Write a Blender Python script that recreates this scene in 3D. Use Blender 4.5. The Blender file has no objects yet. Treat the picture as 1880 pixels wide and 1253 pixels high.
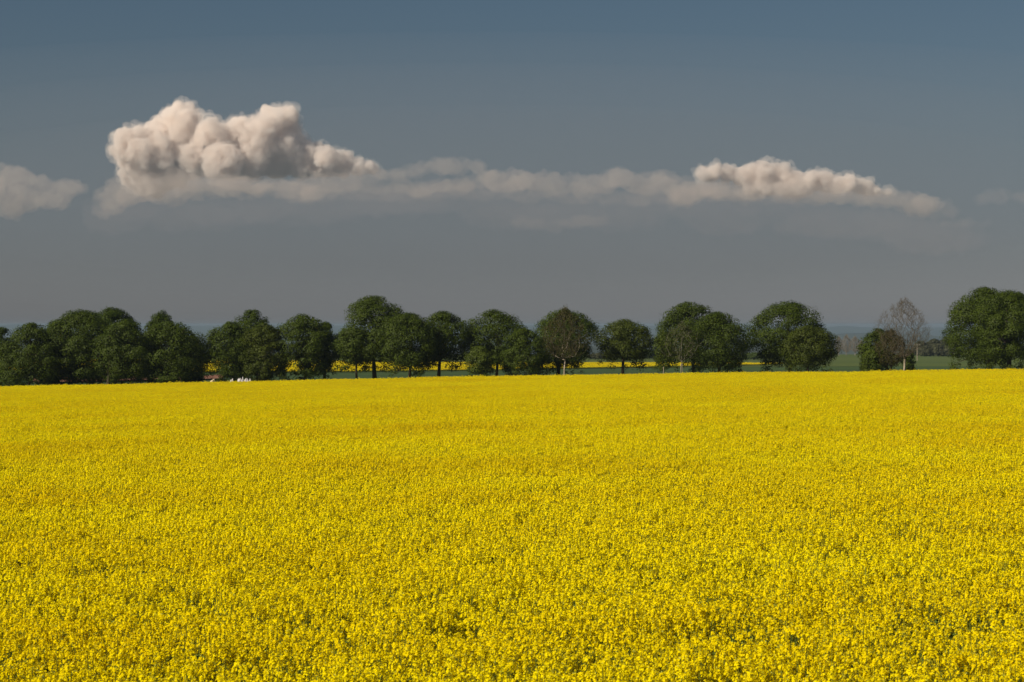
import bpy, math, random
import numpy as np
from mathutils import Vector, noise as mnoise

rng = np.random.default_rng(7)
random.seed(7)
SC = bpy.context.scene
COL = SC.collection

# ------------------------------------------------------------------ camera
F = 4439.0            # focal length in photo pixels (85 mm on 36 mm, 1880 px)
VH = 597.0            # photo row of the true horizon
CAMZ = 5.0
cam_d = bpy.data.cameras.new('camera')
cam = bpy.data.objects.new('camera', cam_d)
COL.objects.link(cam)
cam_d.sensor_width = 36.0
cam_d.lens = 85.0
cam_d.clip_start = 0.5
cam_d.clip_end = 90000
cam.location = (0, 0, CAMZ)
cam.rotation_euler = (math.radians(90) - math.atan((626.5 - VH) / F), 0, 0)
cam_d.dof.use_dof = True
cam_d.dof.focus_distance = 85.0
cam_d.dof.aperture_fstop = 5.6
SC.camera = cam

# ------------------------------------------------------------------ world
SUN_EL = math.radians(32)
SUN_AZ = math.radians(233)          # clockwise from +Y: left of and behind the camera
world = bpy.data.worlds.new('World')
SC.world = world
world.use_nodes = True
wn = world.node_tree
wn.nodes.clear()
sky = wn.nodes.new('ShaderNodeTexSky')
sky.sky_type = 'NISHITA'
sky.sun_disc = False
sky.sun_elevation = SUN_EL
sky.sun_rotation = SUN_AZ
sky.altitude = 300
sky.air_density = 1.0
sky.dust_density = 0.6
sky.ozone_density = 1.0
hs = wn.nodes.new('ShaderNodeHueSaturation')
hs.inputs['Saturation'].default_value = 0.62
hs.inputs['Value'].default_value = 1.0
tc = wn.nodes.new('ShaderNodeTexCoord')
sep = wn.nodes.new('ShaderNodeSeparateXYZ')
ramp = wn.nodes.new('ShaderNodeValToRGB')
mul = wn.nodes.new('ShaderNodeMix'); mul.data_type = 'RGBA'; mul.blend_type = 'MULTIPLY'
mul.inputs[0].default_value = 1.0
bg = wn.nodes.new('ShaderNodeBackground')
bg.inputs['Strength'].default_value = 0.06
wo = wn.nodes.new('ShaderNodeOutputWorld')
el = ramp.color_ramp.elements
K = 0.742
SKYCOL = [(-0.02, (0.40, 0.425, 0.53)), (0.0016, (0.40, 0.425, 0.53)), (0.0264, (0.356, 0.379, 0.454)),
          (0.0714, (0.311, 0.369, 0.430)), (0.132, (0.253, 0.340, 0.419)), (0.5, (0.45, 0.54, 0.64))]
SKYCOL = [(p, tuple(x * K for x in c)) for p, c in SKYCOL]
mr = wn.nodes.new('ShaderNodeMapRange')
mr.inputs['From Min'].default_value = -0.02
mr.inputs['From Max'].default_value = 0.5
L = wn.links.new
L(tc.outputs['Generated'], sep.inputs[0])
L(sep.outputs['Z'], mr.inputs['Value'])
L(mr.outputs[0], ramp.inputs[0])
for i, (p, c) in enumerate(SKYCOL):
    e = el[i] if i < 2 else el.new(0.5)
    e.position = (p + 0.02) / 0.52
    e.color = (*c, 1)
L(sky.outputs[0], hs.inputs['Color'])
L(hs.outputs[0], mul.inputs[6]); L(ramp.outputs[0], mul.inputs[7])
L(mul.outputs[2], bg.inputs['Color']); L(bg.outputs[0], wo.inputs['Surface'])

# ------------------------------------------------------------------ sun
sun_d = bpy.data.lights.new('sun', 'SUN')
sun_d.energy = 5.0
sun_d.angle = math.radians(0.53)
sun_d.color = (1.0, 0.89, 0.74)
sun = bpy.data.objects.new('sun', sun_d)
COL.objects.link(sun)
sv = Vector((math.sin(SUN_AZ) * math.cos(SUN_EL), math.cos(SUN_AZ) * math.cos(SUN_EL), math.sin(SUN_EL)))
sun.rotation_euler = sv.to_track_quat('Z', 'Y').to_euler()
sun.location = (-200, -100, 300)

SC.view_settings.view_transform = 'Standard'
SC.view_settings.look = 'None'
SC.view_settings.exposure = 0.72
SC.view_settings.gamma = 1.0
SC.view_settings.use_curve_mapping = False
cy = SC.cycles
cy.max_bounces = 14
cy.diffuse_bounces = 4
cy.transmission_bounces = 4
cy.transparent_max_bounces = 8
cy.volume_bounces = 12
cy.use_denoising = True
try:
    cy.denoising_prefilter = 'ACCURATE'
except Exception:
    pass

# ------------------------------------------------------------------ helpers
def at(u, v, d):
    """photo pixel (1880 x 1253) at forward distance d -> world point"""
    return ((u - 940) / F * d, d, CAMZ + (VH - v) / F * d)

def tag(o, label=None, cat=None, group=None, kind=None):
    if label: o['label'] = label
    if cat: o['category'] = cat
    if group: o['group'] = group
    if kind: o['kind'] = kind
    return o

def mesh_obj(name, verts, faces, mat, parent=None, smooth=False):
    """verts (N,3) array; faces an (M,k) int array or list of tuples"""
    me = bpy.data.meshes.new(name)
    if isinstance(faces, np.ndarray):
        k = faces.shape[1]
        me.vertices.add(len(verts))
        me.vertices.foreach_set('co', np.asarray(verts, np.float32).ravel())
        me.loops.add(faces.size)
        me.loops.foreach_set('vertex_index', faces.astype(np.int32).ravel())
        me.polygons.add(len(faces))
        me.polygons.foreach_set('loop_start', np.arange(0, faces.size, k, dtype=np.int32))
        me.update(calc_edges=True)
        me.validate()
    else:
        me.from_pydata([tuple(v) for v in verts], [], faces)
        me.update()
    if smooth:
        me.polygons.foreach_set('use_smooth', np.ones(len(me.polygons), bool))
    for m in (mat if isinstance(mat, list) else [mat]):
        me.materials.append(m)
    o = bpy.data.objects.new(name, me)
    COL.objects.link(o)
    if parent: o.parent = parent
    return o

def empty(name, loc):
    o = bpy.data.objects.new(name, None)
    o.empty_display_size = 0.5
    o.location = loc
    COL.objects.link(o)
    return o

def new_mat(name):
    m = bpy.data.materials.new(name)
    m.use_nodes = True
    m.node_tree.nodes.clear()
    return m, m.node_tree

def N(nt, t, **kw):
    n = nt.nodes.new(t)
    for k, v in kw.items(): setattr(n, k, v)
    return n

def foliage_mat(name, c_dark, c_mid, c_light, scale=0.6, trans=0.33, rough=0.55, spec=0.12, seed=0.0, fine=5.0):
    m, nt = new_mat(name)
    l = nt.links.new
    geo = N(nt, 'ShaderNodeNewGeometry')
    add = N(nt, 'ShaderNodeVectorMath', operation='ADD'); add.inputs[1].default_value = (seed, seed * 1.7, seed * 0.3)
    n1 = N(nt, 'ShaderNodeTexNoise'); n1.inputs['Scale'].default_value = scale; n1.inputs['Detail'].default_value = 3
    n2 = N(nt, 'ShaderNodeTexNoise'); n2.inputs['Scale'].default_value = fine; n2.inputs['Detail'].default_value = 1
    l(geo.outputs['Position'], add.inputs[0]); l(add.outputs[0], n1.inputs[0]); l(add.outputs[0], n2.inputs[0])
    avg = N(nt, 'ShaderNodeMath', operation='ADD'); l(n1.outputs[0], avg.inputs[0]); l(n2.outputs[0], avg.inputs[1])
    half = N(nt, 'ShaderNodeMath', operation='MULTIPLY'); half.inputs[1].default_value = 0.5; l(avg.outputs[0], half.inputs[0])
    r = N(nt, 'ShaderNodeValToRGB')
    r.color_ramp.elements[0].position = 0.36; r.color_ramp.elements[0].color = (*c_dark, 1)
    r.color_ramp.elements[1].position = 0.64; r.color_ramp.elements[1].color = (*c_light, 1)
    e = r.color_ramp.elements.new(0.5); e.color = (*c_mid, 1)
    l(half.outputs[0], r.inputs[0])
    b = N(nt, 'ShaderNodeBsdfPrincipled')
    b.inputs['Roughness'].default_value = rough
    b.inputs['Specular IOR Level'].default_value = spec
    t = N(nt, 'ShaderNodeBsdfTranslucent')
    l(r.outputs[0], b.inputs['Base Color']); l(r.outputs[0], t.inputs['Color'])
    mx = N(nt, 'ShaderNodeMixShader'); mx.inputs[0].default_value = trans
    l(b.outputs[0], mx.inputs[1]); l(t.outputs[0], mx.inputs[2])
    o = N(nt, 'ShaderNodeOutputMaterial'); l(mx.outputs[0], o.inputs[0])
    return m

def plain_mat(name, c1, c2, scale=2.0, rough=0.8, detail=5, stretch=None, spec=0.2, bump=0.0):
    m, nt = new_mat(name)
    l = nt.links.new
    geo = N(nt, 'ShaderNodeNewGeometry')
    mp = N(nt, 'ShaderNodeMapping')
    if stretch: mp.inputs['Scale'].default_value = stretch
    n1 = N(nt, 'ShaderNodeTexNoise'); n1.inputs['Scale'].default_value = scale; n1.inputs['Detail'].default_value = detail
    l(geo.outputs['Position'], mp.inputs[0]); l(mp.outputs[0], n1.inputs[0])
    r = N(nt, 'ShaderNodeValToRGB')
    r.color_ramp.elements[0].position = 0.35; r.color_ramp.elements[0].color = (*c1, 1)
    r.color_ramp.elements[1].position = 0.65; r.color_ramp.elements[1].color = (*c2, 1)
    l(n1.outputs[0], r.inputs[0])
    b = N(nt, 'ShaderNodeBsdfPrincipled'); b.inputs['Roughness'].default_value = rough
    b.inputs['Specular IOR Level'].default_value = spec
    l(r.outputs[0], b.inputs['Base Color'])
    if bump:
        bp = N(nt, 'ShaderNodeBump'); bp.inputs['Strength'].default_value = bump; bp.inputs['Distance'].default_value = 0.3
        l(n1.outputs[0], bp.inputs['Height']); l(bp.outputs[0], b.inputs['Normal'])
    o = N(nt, 'ShaderNodeOutputMaterial'); l(b.outputs[0], o.inputs[0])
    return m

# ------------------------------------------------------------------ terrain
GY = np.array([-3000, -300, 0, 380, 515, 650, 1000, 1300, 1600, 1900, 2500, 5000, 10000, 20000, 60000], float)
GC = np.array([2.0, 4.0, 4.98, 9.60, 11.1, 12.7, 16.0, 18.0, 19.6, 24, 45, 110, 150, 160, 165], float)
def ground_z(x, y):
    x = np.asarray(x, float); y = np.asarray(y, float)
    c = np.interp(y, GY, GC)
    t = np.clip((900 - y) / 500.0, 0, 1)
    tilt = np.clip(x, -140, 140) * 0.0172 * t
    und = 0.10 * np.sin(x * 0.045 + y * 0.021) * np.clip(y / 60, 0, 1) + 0.08 * np.sin(y * 0.034 - x * 0.02 + 1.3)
    return CAMZ - c + tilt + und * np.clip((2500 - y) / 2000, 0, 1)

def sheet(name, xs, ys, mat, dz=0.0, poly=None):
    X, Y = np.meshgrid(xs, ys)
    if poly: X, Y = poly(X, Y)
    Z = ground_z(X, Y) + dz
    V = np.stack([X.ravel(), Y.ravel(), Z.ravel()], 1)
    nx, ny = X.shape[1], X.shape[0]
    i, j = np.meshgrid(np.arange(nx - 1), np.arange(ny - 1))
    a = (j * nx + i).ravel()
    Fq = np.stack([a, a + 1, a + 1 + nx, a + nx], 1)
    return mesh_obj(name, V, Fq, mat, smooth=True)

m_soil = plain_mat('field_soil', (0.040, 0.045, 0.014), (0.065, 0.068, 0.020), scale=1.2)
ys = np.unique(np.concatenate([np.linspace(-3000, 0, 12), np.arange(0, 700, 8.0), np.arange(700, 2600, 30.0),
                               np.linspace(2600, 12000, 40), np.linspace(12000, 42000, 20)]))
xs = np.unique(np.concatenate([np.linspace(-26000, -2000, 14), np.linspace(-2000, -240, 20), np.arange(-240, 241, 8.0),
                               np.linspace(240, 2000, 20), np.linspace(2000, 26000, 14)]))
m_land = plain_mat('farmland', (0.030, 0.052, 0.018), (0.060, 0.080, 0.028), scale=0.0011, detail=6)
tag(sheet('ground', xs, ys, m_land), kind='structure')
xs2 = np.arange(-150, 151, 6.0)
tag(sheet('field_ground', xs2, np.arange(-20, 386, 6.0), m_soil, 0.05), kind='structure')

# green cereal field directly behind the row of trees, then pasture up to the crest
m_cereal = plain_mat('green_cereal', (0.021, 0.042, 0.008), (0.034, 0.060, 0.010), scale=0.02, stretch=(0.35, 1.0, 1.0), detail=6, bump=0.3)
m_past = plain_mat('pasture_grass', (0.040, 0.062, 0.009), (0.060, 0.080, 0.012), scale=0.012, stretch=(0.4, 1.4, 1.0), detail=6, bump=0.3)
tag(sheet('meadow', np.linspace(-420, 420, 90), np.arange(392, 760, 8.0), m_cereal, 0.12), kind='structure')
tag(sheet('pasture', np.linspace(-700, 700, 100), np.arange(760, 1700, 14.0), m_past, 0.12), kind='structure')

# ------------------------------------------------------------------ rapeseed
def petal_mat():
    m, nt = new_mat('rape_petal')
    l = nt.links.new
    geo = N(nt, 'ShaderNodeNewGeometry')
    n1 = N(nt, 'ShaderNodeTexNoise'); n1.inputs['Scale'].default_value = 0.07; n1.inputs['Detail'].default_value = 4
    n2 = N(nt, 'ShaderNodeTexNoise'); n2.inputs['Scale'].default_value = 9.0; n2.inputs['Detail'].default_value = 2
    l(geo.outputs['Position'], n1.inputs[0]); l(geo.outputs['Position'], n2.inputs[0])
    r1 = N(nt, 'ShaderNodeValToRGB')
    r1.color_ramp.elements[0].position = 0.3; r1.color_ramp.elements[0].color = (0.80, 0.635, 0.003, 1)
    r1.color_ramp.elements[1].position = 0.62; r1.color_ramp.elements[1].color = (0.88, 0.775, 0.004, 1)
    r2 = N(nt, 'ShaderNodeValToRGB')
    r2.color_ramp.elements[0].position = 0.3; r2.color_ramp.elements[0].color = (0.80, 0.78, 0.8, 1)
    r2.color_ramp.elements[1].position = 0.7; r2.color_ramp.elements[1].color = (1, 1, 1, 1)
    l(n1.outputs[0], r1.inputs[0]); l(n2.outputs[0], r2.inputs[0])
    mx = N(nt, 'ShaderNodeMix', data_type='RGBA', blend_type='MULTIPLY'); mx.inputs[0].default_value = 1
    l(r1.outputs[0], mx.inputs[6]); l(r2.outputs[0], mx.inputs[7])
    d = N(nt, 'ShaderNodeBsdfDiffuse'); t = N(nt, 'ShaderNodeBsdfTranslucent')
    l(mx.outputs[2], d.inputs[0]); l(mx.outputs[2], t.inputs[0])
    ms = N(nt, 'ShaderNodeMixShader'); ms.inputs[0].default_value = 0.5
    l(d.outputs[0], ms.inputs[1]); l(t.outputs[0], ms.inputs[2])
    o = N(nt, 'ShaderNodeOutputMaterial'); l(ms.outputs[0], o.inputs[0])
    return m
m_petal = petal_mat()
m_stem = foliage_mat('rape_stem', (0.045, 0.072, 0.014), (0.085, 0.12, 0.018), (0.15, 0.18, 0.02), scale=2.0, trans=0.2)
m_bud = foliage_mat('rape_bud', (0.22, 0.25, 0.03), (0.32, 0.32, 0.03), (0.45, 0.40, 0.03), scale=3.0, trans=0.2)

def quads(C, Nn, S, r, aspect=1.0):
    """C centres, Nn normals, S half sizes -> verts, faces of randomly spun diamonds"""
    n = len(C)
    Nn = Nn / (np.linalg.norm(Nn, axis=1, keepdims=True) + 1e-9)
    A = r.normal(size=(n, 3))
    T = np.cross(Nn, A); T /= (np.linalg.norm(T, axis=1, keepdims=True) + 1e-9)
    B = np.cross(Nn, T)
    S = np.asarray(S)[:, None]
    V = np.stack([C + T * S, C + B * S * aspect, C - T * S, C - B * S * aspect], 1).reshape(-1, 3)
    Fq = np.arange(4 * n).reshape(n, 4)
    return V, Fq

def make_tile(name, r, nplants=46, R=1.0):
    Vs, Fs, M = [], [], []
    nv = 0
    def addq(V, Fq, mi):
        nonlocal nv
        Vs.append(V); Fs.append(Fq + nv); M.append(np.full(len(Fq), mi)); nv += len(V)
    for p in range(nplants):
        a = r.uniform(0, 2 * math.pi); q = R * math.sqrt(r.uniform())
        px, py = q * math.cos(a), q * math.sin(a)
        top = 1.22 + r.normal() * 0.10
        nr = r.integers(4, 9)
        for k in range(nr):
            aa = r.uniform(0, 2 * math.pi); dd = 0 if k == 0 else r.uniform(0.05, 0.22)
            hx, hy = px + dd * math.cos(aa), py + dd * math.sin(aa)
            hz = top - (0 if k == 0 else r.uniform(0.0, 0.38))
            # raceme: dome of flowers
            nf = r.integers(17, 26)
            rr = r.uniform(0.029, 0.047)
            hh = r.uniform(0.05, 0.12)
            ph = r.uniform(0, 2 * math.pi, nf); tt = r.uniform(0, 1, nf)
            rad = rr * (1 - 0.55 * tt) 
            C = np.stack([hx + rad * np.cos(ph), hy + rad * np.sin(ph), hz - hh + hh * tt], 1)
            Nn = np.stack([np.cos(ph), np.sin(ph), 0.5 + 0.9 * tt], 1) + r.normal(size=(nf, 3)) * 0.35
            V, Fq = quads(C, Nn, r.uniform(0.0115, 0.0175, nf), r)
            addq(V, Fq, 0)
            # buds on top
            V, Fq = quads(np.array([[hx, hy, hz + 0.006]]) + r.normal(size=(2, 3)) * 0.005, r.normal(size=(2, 3)) + [0, 0, 1], [0.009, 0.008], r)
            addq(V, Fq, 2)
            # stem as a thin two-plane cross
            b = np.array([px + (hx - px) * 0.3, py + (hy - py) * 0.3, hz - 0.55]); t = np.array([hx, hy, hz - 0.01])
            for w in (np.array([0.0028, 0, 0]), np.array([0, 0.0028, 0])):
                addq(np.array([b - w, b + w, t + w, t - w]), np.array([[0, 1, 2, 3]]), 1)
        # leaves lower down
        nl = 9
        ph = r.uniform(0, 2 * math.pi, nl); rr = r.uniform(0.04, 0.2, nl)
        C = np.stack([px + rr * np.cos(ph), py + rr * np.sin(ph), r.uniform(0.45, 1.0, nl)], 1)
        V, Fq = quads(C, np.stack([np.cos(ph) * .5, np.sin(ph) * .5, np.ones(nl)], 1) + r.normal(size=(nl, 3)) * 0.4, r.uniform(0.03, 0.07, nl), r, 0.4)
        addq(V, Fq, 1)
    V = np.concatenate(Vs); Fq = np.concatenate(Fs); M = np.concatenate(M)
    me = bpy.data.meshes.new(name)
    me.vertices.add(len(V)); me.vertices.foreach_set('co', V.astype(np.float32).ravel())
    me.loops.add(Fq.size); me.loops.foreach_set('vertex_index', Fq.astype(np.int32).ravel())
    me.polygons.add(len(Fq)); me.polygons.foreach_set('loop_start', np.arange(0, Fq.size, 4, dtype=np.int32))
    me.update(calc_edges=True)
    me.polygons.foreach_set('material_index', M.astype(np.int32))
    for m in (m_petal, m_stem, m_bud): me.materials.append(m)
    return bpy.data.objects.new(name, me)

tiles = bpy.data.collections.new('rape_tiles')        # source shapes of the crop, not linked into the scene
for k in range(7):
    tiles.objects.link(make_tile('rape_patch', np.random.default_rng(100 + k)))

def scatter(name, P, rot, scl, coll):
    me = bpy.data.meshes.new(name)
    me.vertices.add(len(P)); me.vertices.foreach_set('co', P.astype(np.float32).ravel())
    a = me.attributes.new('rot', 'FLOAT_VECTOR', 'POINT'); a.data.foreach_set('vector', rot.astype(np.float32).ravel())
    a = me.attributes.new('scl', 'FLOAT_VECTOR', 'POINT'); a.data.foreach_set('vector', scl.astype(np.float32).ravel())
    o = bpy.data.objects.new(name, me); COL.objects.link(o)
    ng = bpy.data.node_groups.new(name, 'GeometryNodeTree')
    ng.interface.new_socket('Geometry', in_out='INPUT', socket_type='NodeSocketGeometry')
    ng.interface.new_socket('Geometry', in_out='OUTPUT', socket_type='NodeSocketGeometry')
    gi = ng.nodes.new('NodeGroupInput'); go = ng.nodes.new('NodeGroupOutput')
    ci = ng.nodes.new('GeometryNodeCollectionInfo'); ci.inputs[0].default_value = coll
    ci.inputs['Separate Children'].default_value = True; ci.inputs['Reset Children'].default_value = True
    ip = ng.nodes.new('GeometryNodeInstanceOnPoints'); ip.inputs['Pick Instance'].default_value = True
    ra = ng.nodes.new('GeometryNodeInputNamedAttribute'); ra.data_type = 'FLOAT_VECTOR'; ra.inputs[0].default_value = 'rot'
    sa = ng.nodes.new('GeometryNodeInputNamedAttribute'); sa.data_type = 'FLOAT_VECTOR'; sa.inputs[0].default_value = 'scl'
    l = ng.links.new
    l(gi.outputs[0], ip.inputs['Points']); l(ci.outputs[0], ip.inputs['Instance'])
    l(ra.outputs[0], ip.inputs['Rotation']); l(sa.outputs[0], ip.inputs['Scale'])
    l(ip.outputs[0], go.inputs[0])
    md = o.modifiers.new('scatter', 'NODES'); md.node_group = ng
    return o

def in_track(x, y):
    """tramlines the sprayer left across the crop"""
    a = (np.abs(y - (207 + 0.05 * x + 1.5 * np.sin(x * 0.2))) < 1.7) & (x < -4)
    b = (np.abs(y - (181 + (x - 18) * 0.75)) < 1.6) & (x > 10) & (x < 40)
    c = (np.abs(y - (131 + 0.25 * x)) < 1.3) & (x < -12)
    d = (np.abs(y - (262 - 0.10 * x)) < 2.0) & (x > -2)
    return a | b | c | d

step = 1.25
gx, gy = np.meshgrid(np.arange(-125, 125, step), np.arange(12, 380, step))
gx = gx.ravel() + rng.uniform(-.6, .6, gx.size); gy = gy.ravel() + rng.uniform(-.6, .6, gy.size)
keep = np.abs(gx) < gy * 0.255 + 5
keep &= ~(in_track(gx, gy) & (rng.uniform(size=gx.size) < 0.9))
gx, gy = gx[keep], gy[keep]
# uneven growth
lown = np.array([mnoise.noise(Vector((a * 0.09, b * 0.05, 3.1))) for a, b in zip(gx, gy)])
lown2 = np.array([mnoise.noise(Vector((a * 0.5, b * 0.5, 9.1))) for a, b in zip(gx, gy)])
drop = rng.uniform(size=gx.size) < np.clip(0.0 - lown2 * 0.16, 0, 0.2)
gx, gy, lown, lown2 = gx[~drop], gy[~drop], lown[~drop], lown2[~drop]
P = np.stack([gx, gy, ground_z(gx, gy) + 0.04], 1)
n = len(P)
ROT = np.stack([rng.normal(size=n) * 0.03, rng.normal(size=n) * 0.03, rng.uniform(0, 6.283, n)], 1)
zs = 1.03 + 0.10 * lown + 0.12 * lown2 + rng.normal(size=n) * 0.03
S = np.stack([np.full(n, 1.0), np.full(n, 1.0), zs], 1)
fld = scatter('rapeseed_field', P, ROT, S, tiles)
tag(fld, 'yellow flowering rapeseed crop filling the whole foreground', 'rapeseed', kind='stuff')
print('tiles', n)

# ------------------------------------------------------------------ far fields, hills
def ground_y(u, v, lo=392.0, hi=1600.0):
    """forward distance where the ground shows at photo pixel (u, v)"""
    yy = np.linspace(lo, hi, 2400)
    zz = ground_z((u - 940) / F * yy, yy)
    vv = VH - (zz - CAMZ) * F / yy
    k = np.argmax(vv <= v)
    return float(yy[k])

us = np.array([-60, 370, 640, 900, 1080, 1250, 1400, 1440], float)
vn = np.array([688, 686, 685, 682, 678, 675, 671.5, 670], float)
vf = np.array([663, 663, 666, 668.5, 669, 669, 669.5, 670], float)
yn = np.array([ground_y(u, v) for u, v in zip(us, vn)])
yf = np.array([ground_y(u, v) for u, v in zip(us, vf)])
st = 2.6
gx, gy = np.meshgrid(np.arange(-330, 200, st), np.arange(480, 1300, st))
gx = gx.ravel() + rng.uniform(-1, 1, gx.size); gy = gy.ravel() + rng.uniform(-1, 1, gy.size)
uu = 940 + gx / gy * F
ok = (gy > np.interp(uu, us, yn)) & (gy < np.interp(uu, us, yf)) & (uu > -60) & (uu < 1440)
gx, gy = gx[ok], gy[ok]
n = len(gx)
P = np.stack([gx, gy, ground_z(gx, gy) + 0.1], 1)
ROT = np.stack([np.zeros(n), np.zeros(n), rng.uniform(0, 6.283, n)], 1)
S = np.stack([np.full(n, 2.4), np.full(n, 2.4), np.full(n, 0.5) + rng.normal(size=n) * 0.03], 1)
tag(scatter('far_rapeseed_field', P, ROT, S, tiles), 'second yellow rapeseed field showing under the tree crowns', 'rapeseed', kind='stuff')
print('far tiles', n)

# strip of bare reddish soil beyond the left end of the crop
m_red = plain_mat('reddish_soil', (0.10, 0.040, 0.022), (0.20, 0.10, 0.06), scale=0.25, detail=6)
V = []; nu = 60
for k in range(nu):
    u = 60 + (410 - 60) * k / (nu - 1)
    va, vb = 706 - (u - 60) * 0.02, 698.5 - (u - 60) * 0.018 + 1.2 * math.sin(u * 0.09)
    for v in (va, vb):
        y = ground_y(u, v, 392, 900); x = (u - 940) / F * y
        V.append((x, y, float(ground_z(x, y)) + 0.45))
Fq = np.array([[2 * k, 2 * k + 2, 2 * k + 3, 2 * k + 1] for k in range(nu - 1)])
tag(mesh_obj('bare_soil', np.array(V), Fq, m_red), kind='structure')

m_hill = plain_mat('far_woods', (0.020, 0.030, 0.024), (0.040, 0.050, 0.035), scale=0.0016, detail=6, stretch=(0.5, 1, 1))
def ridge(name, y0, y1, crest, x0, x1, seed, fall=2500, nx=260):
    """a low ridge whose crest follows crest(u) photo rows"""
    xs_ = np.linspace(x0, x1, nx); ys_ = np.array([y0, y0 + (y1 - y0) * .3, y0 + (y1 - y0) * .6, y1, y1 + fall * .5, y1 + fall])
    kk = np.array([0, .35, .72, 1, .6, 0])
    V = []
    for yv, q in zip(ys_, kk):
        for x in xs_:
            u = 940 + x / y1 * F
            zt = CAMZ + (VH - crest(u)) / F * y1
            zt += (mnoise.noise(Vector((x * 0.0011, seed, 0))) * 5 + mnoise.noise(Vector((x * 0.006, seed, 2))) * 3) * y1 / 22000
            zg = float(ground_z(x, yv)) - 3
            V.append((x, yv, zg + (zt - zg) * q))
    ny = len(ys_)
    Fq = np.array([[j * nx + i, j * nx + i + 1, (j + 1) * nx + i + 1, (j + 1) * nx + i] for j in range(ny - 1) for i in range(nx - 1)])
    return tag(mesh_obj(name, np.array(V), Fq, m_hill, smooth=True), kind='structure')
ridge('hills', 17500, 23000, lambda u: 598.2 + 3.5 * np.clip((u - 1240) / 200, 0, 1) - 3.2 * math.exp(-((u - 1548) / 26.0) ** 2) - 2.5 * math.exp(-((u - 30) / 40.0) ** 2), -9000, 9000, 1.0)
ridge('hills', 9000, 12500, lambda u: 619 - 5.0 * math.exp(-((u - 1620) / 120.0) ** 2) + 2.5 * math.sin(u * 0.011), -4500, 4500, 5.0, fall=1500)
ridge('hills', 4200, 5600, lambda u: 634 - 6.0 * math.exp(-((u - 1700) / 160.0) ** 2) + 3 * math.sin(u * 0.017 + 1), -2400, 2400, 8.0, fall=900)

# ------------------------------------------------------------------ trees
LEAF = {
    'maple': foliage_mat('leaf_green', (0.023, 0.036, 0.003), (0.035, 0.053, 0.004), (0.053, 0.077, 0.005), seed=1.0),
    'dark': foliage_mat('leaf_dark', (0.020, 0.034, 0.003), (0.031, 0.049, 0.004), (0.046, 0.068, 0.005), seed=5.0),
    'olive': foliage_mat('leaf_olive', (0.026, 0.037, 0.004), (0.039, 0.052, 0.005), (0.056, 0.073, 0.006), seed=9.0),
    'bright': foliage_mat('leaf_bright', (0.032, 0.048, 0.005), (0.048, 0.068, 0.006), (0.068, 0.092, 0.008), seed=12.0),
    'rust': foliage_mat('leaf_rust', (0.030, 0.032, 0.005), (0.044, 0.038, 0.007), (0.044, 0.052, 0.007), seed=15.0),
    'bud': foliage_mat('leaf_bud', (0.06, 0.042, 0.022), (0.085, 0.062, 0.03), (0.08, 0.085, 0.03), seed=18.0),
    'hedge': foliage_mat('leaf_hedge', (0.030, 0.030, 0.016), (0.042, 0.044, 0.020), (0.055, 0.060, 0.024), seed=21.0, scale=0.3),
}
m_bark = plain_mat('bark_dark', (0.020, 0.015, 0.010), (0.045, 0.034, 0.022), scale=3.0, stretch=(1, 1, 0.3))
m_pale = plain_mat('bark_pale', (0.15, 0.125, 0.09), (0.30, 0.26, 0.19), scale=2.5, stretch=(1, 1, 0.4))
m_grey = plain_mat('bark_grey', (0.10, 0.09, 0.07), (0.17, 0.15, 0.12), scale=0.8)
m_twig = plain_mat('bark_twig', (0.042, 0.035, 0.022), (0.080, 0.066, 0.044), scale=2.5)

def tubes(paths, sides=6):
    """paths: list of (list of points, list of radii) -> verts, faces"""
    V, Fq = [], []
    for pts, rad in paths:
        base = len(V)
        k = len(pts)
        for i, (p, r_) in enumerate(zip(pts, rad)):
            t = Vector(pts[min(i + 1, k - 1)]) - Vector(pts[max(i - 1, 0)])
            t.normalize()
            a = t.cross(Vector((0.31, 0.95, 0.1))); a.normalize(); b = t.cross(a)
            for s in range(sides):
                q = 2 * math.pi * s / sides
                V.append(tuple(Vector(p) + (a * math.cos(q) + b * math.sin(q)) * r_))
        for i in range(k - 1):
            for s in range(sides):
                s2 = (s + 1) % sides
                Fq.append((base + i * sides + s, base + i * sides + s2, base + (i + 1) * sides + s2, base + (i + 1) * sides + s))
    return np.array(V), np.array(Fq)

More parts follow.
